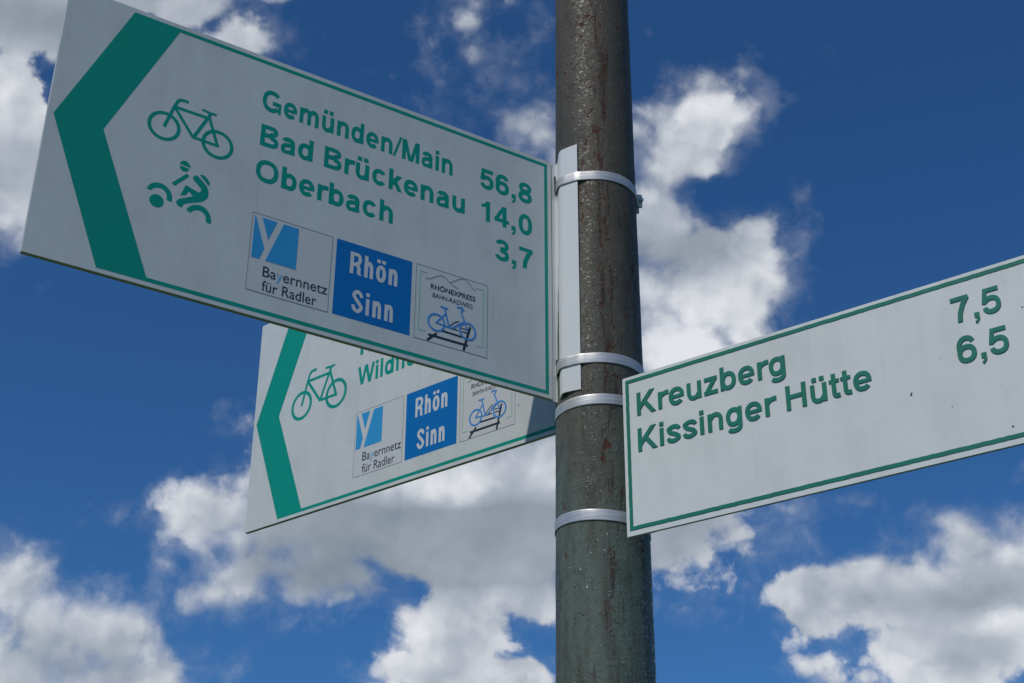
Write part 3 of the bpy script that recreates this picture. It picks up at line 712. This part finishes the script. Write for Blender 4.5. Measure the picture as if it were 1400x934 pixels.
grotesk('lettering', 'Kreuzberg', .0197*S_, .2117*S_, .1444*S_, .0288, M['green_old'], g3, w=.178, **Z3)
grotesk('lettering', 'Kissinger H\u00fctte', .0195*S_, .3079*S_, .0991*S_, .0288, M['green_old'], g3, w=.178, **Z3)
grotesk('distance', '7,5', .4013*S_, .4523*S_, .1440*S_, .0288, M['green_old'], g3, w=.178, **Z3)
grotesk('distance', '6,5', .4010*S_, .4535*S_, .0985*S_, .0288, M['green_old'], g3, w=.178, **Z3)
for u, v_, r in ((.3514, .0804, .0011), (.3520, .0822, .0008), (.4483, .0198, .0009), (.4768, .1421, .0008), (.3919, .0562, .0004)):
    bm = bmesh.new(); prism(bm, [(x+random.uniform(-.0003, .0003), y+random.uniform(-.0003, .0003)) for x, y in circle(u, v_, r, 9)], 0, .0004)
    from_bm('dirt_speck', bm, M['black'], g3)
# hidden mounting flange behind its left edge
nrm = (F3.to_3x3() @ Vector((0, 0, 1))); bm = bmesh.new()
prism(bm, rounded(.010, .002, .034, H3-.002, (.001,)*4), -.0085, -.0033); from_bm('rail', bm, M['bracket'], g3)
bm = bmesh.new(); prism(bm, rounded(.612, .004, .6465, .346, (.001,)*4), -.0105, -.0056); from_bm('rail', bm, M['bracket'], g2)

# ------------------------------------------------------------------ straps
def hull(pts):
    pts = sorted(set((round(x, 6), round(y, 6)) for x, y in pts))
    def half(ps_):
        h = []
        for p_ in ps_:
            while len(h) > 1 and (h[-1][0]-h[-2][0])*(p_[1]-h[-2][1])-(h[-1][1]-h[-2][1])*(p_[0]-h[-2][0]) <= 0: h.pop()
            h.append(p_)
        return h[:-1]
    return half(pts)+half(pts[::-1])
def strap(z, extra, label, buckle_az, hgt=.0140, dip=0.0):
    c = pole_c(z); R = pole_r(z)+.0003
    pts = [(c.x+R*math.cos(2*math.pi*i/96), c.y+R*math.sin(2*math.pi*i/96)) for i in range(96)]+list(extra)
    H_ = hull(pts)
    # resample long straight runs so the band stays smooth
    loop = []
    for i in range(len(H_)):
        a = Vector(H_[i]); d = Vector(H_[(i+1) % len(H_)]); n = max(1, int((d-a).length/.004))
        loop += [a+(d-a)*k/n for k in range(n)]
    bm = bmesh.new(); n = len(loop); rows = []; tk = .0007
    for i in range(n):
        t = (loop[(i+1) % n]-loop[i-1]).normalized(); nn = Vector((t.y, -t.x)); p_ = loop[i]; o_ = p_+nn*tk
        zc = z+dip*(p_.x-c.x)/R
        prof = [(p_, zc-hgt/2), (o_, zc-hgt/2+.0003), (o_+nn*.0001, zc-hgt/2+.0012), (o_+nn*.0001, zc+hgt/2-.0012), (o_, zc+hgt/2-.0003), (p_, zc+hgt/2)]
        rows.append([bm.verts.new((a.x-c.x, a.y-c.y, h_-z)) for a, h_ in prof])
    for i in range(n):
        A, B_ = rows[i], rows[(i+1) % n]
        for k in range(6): bm.faces.new((A[k], B_[k], B_[(k+1) % 6], A[(k+1) % 6]))
    bmesh.ops.recalc_face_normals(bm, faces=bm.faces)
    root = empty('strap', Matrix.Translation((c.x, c.y, z)))
    tag(root, label, 'strap', 'metal straps clamping the signs to the pole')
    o_ = from_bm('band', bm, M['strap'], root)
    for f in o_.data.polygons: f.use_smooth = len(f.vertices) == 4 and abs(f.normal.z) < .5
    if buckle_az is not None:
        a = math.radians(buckle_az); R2 = R+.0010; e1 = Vector((-math.sin(a), math.cos(a), 0)); e2 = Vector((math.cos(a), math.sin(a), 0))
        mw = Matrix((e1, Vector((0, 0, 1)), e2)).transposed().to_4x4()
        mw.translation = e2*R2+Vector((0, 0, dip*math.cos(a)))
        def part(name, pts_, z0, z1, material=M['strap']):
            bm_ = bmesh.new(); prism(bm_, pts_, z0, z1)
            es = [e_ for e_ in bm_.edges]; bmesh.ops.bevel(bm_, geom=es, offset=.0004, segments=1, affect='EDGES')
            bm_.transform(mw); return from_bm(name, bm_, material, root)
        bk = part('buckle', rounded(-.009, -.0098, .009, .0098, (.001,)*4), 0, .0022)
        part('clamp_ear', rounded(-.009, -.0098, -.006, .0098, (.0006,)*4), .0022, .0072)
        part('clamp_ear', rounded(.006, -.0098, .009, .0098, (.0006,)*4), .0022, .0072)
        bm_ = bmesh.new(); prism(bm_, circle(0, 0, .0030, 12), -.0125, .0125)
        bm_.transform(mw @ Matrix.Translation((0, 0, .0052)) @ Matrix.Rotation(math.radians(90), 4, 'Y')); from_bm('tightening_screw', bm_, M['strap'], root, smooth=True)
        bm_ = bmesh.new(); stroke(bm_, [(-.004, .0015), (.003, .0022), (.009, .0050)], .0007, -.006, .006)
        bm_.transform(mw @ Matrix.Rotation(math.radians(90), 4, 'X')); from_bm('loose_tail', bm_, M['strap'], root)
    return root
FL = [(.0832, 1.5694), (.0737, 1.5748), (.0638, 1.5806), (.0596, 1.5850), (.0578, 1.5890), (.0563, 1.6020)]
strap(EYE+1.0740, FL, 'topmost of four straps, over the white clamp rail near its upper end', 12, dip=-.0012)
strap(EYE+.8066, FL, 'strap over the lower end of the white clamp rail, beside the sign corner', 8, dip=-.0012)
rb = [(F3 @ Vector((.034, .1, -.004))).to_2d()[:], (F3 @ Vector((.006, .1, -.0034))).to_2d()[:]]
strap(EYE+.7510, [], 'strap just below the clamp rail, level with the top of the right sign', None)
strap(EYE+.6030, [], 'lowest of four straps, level with the bottom of the right sign', None, dip=-.004)
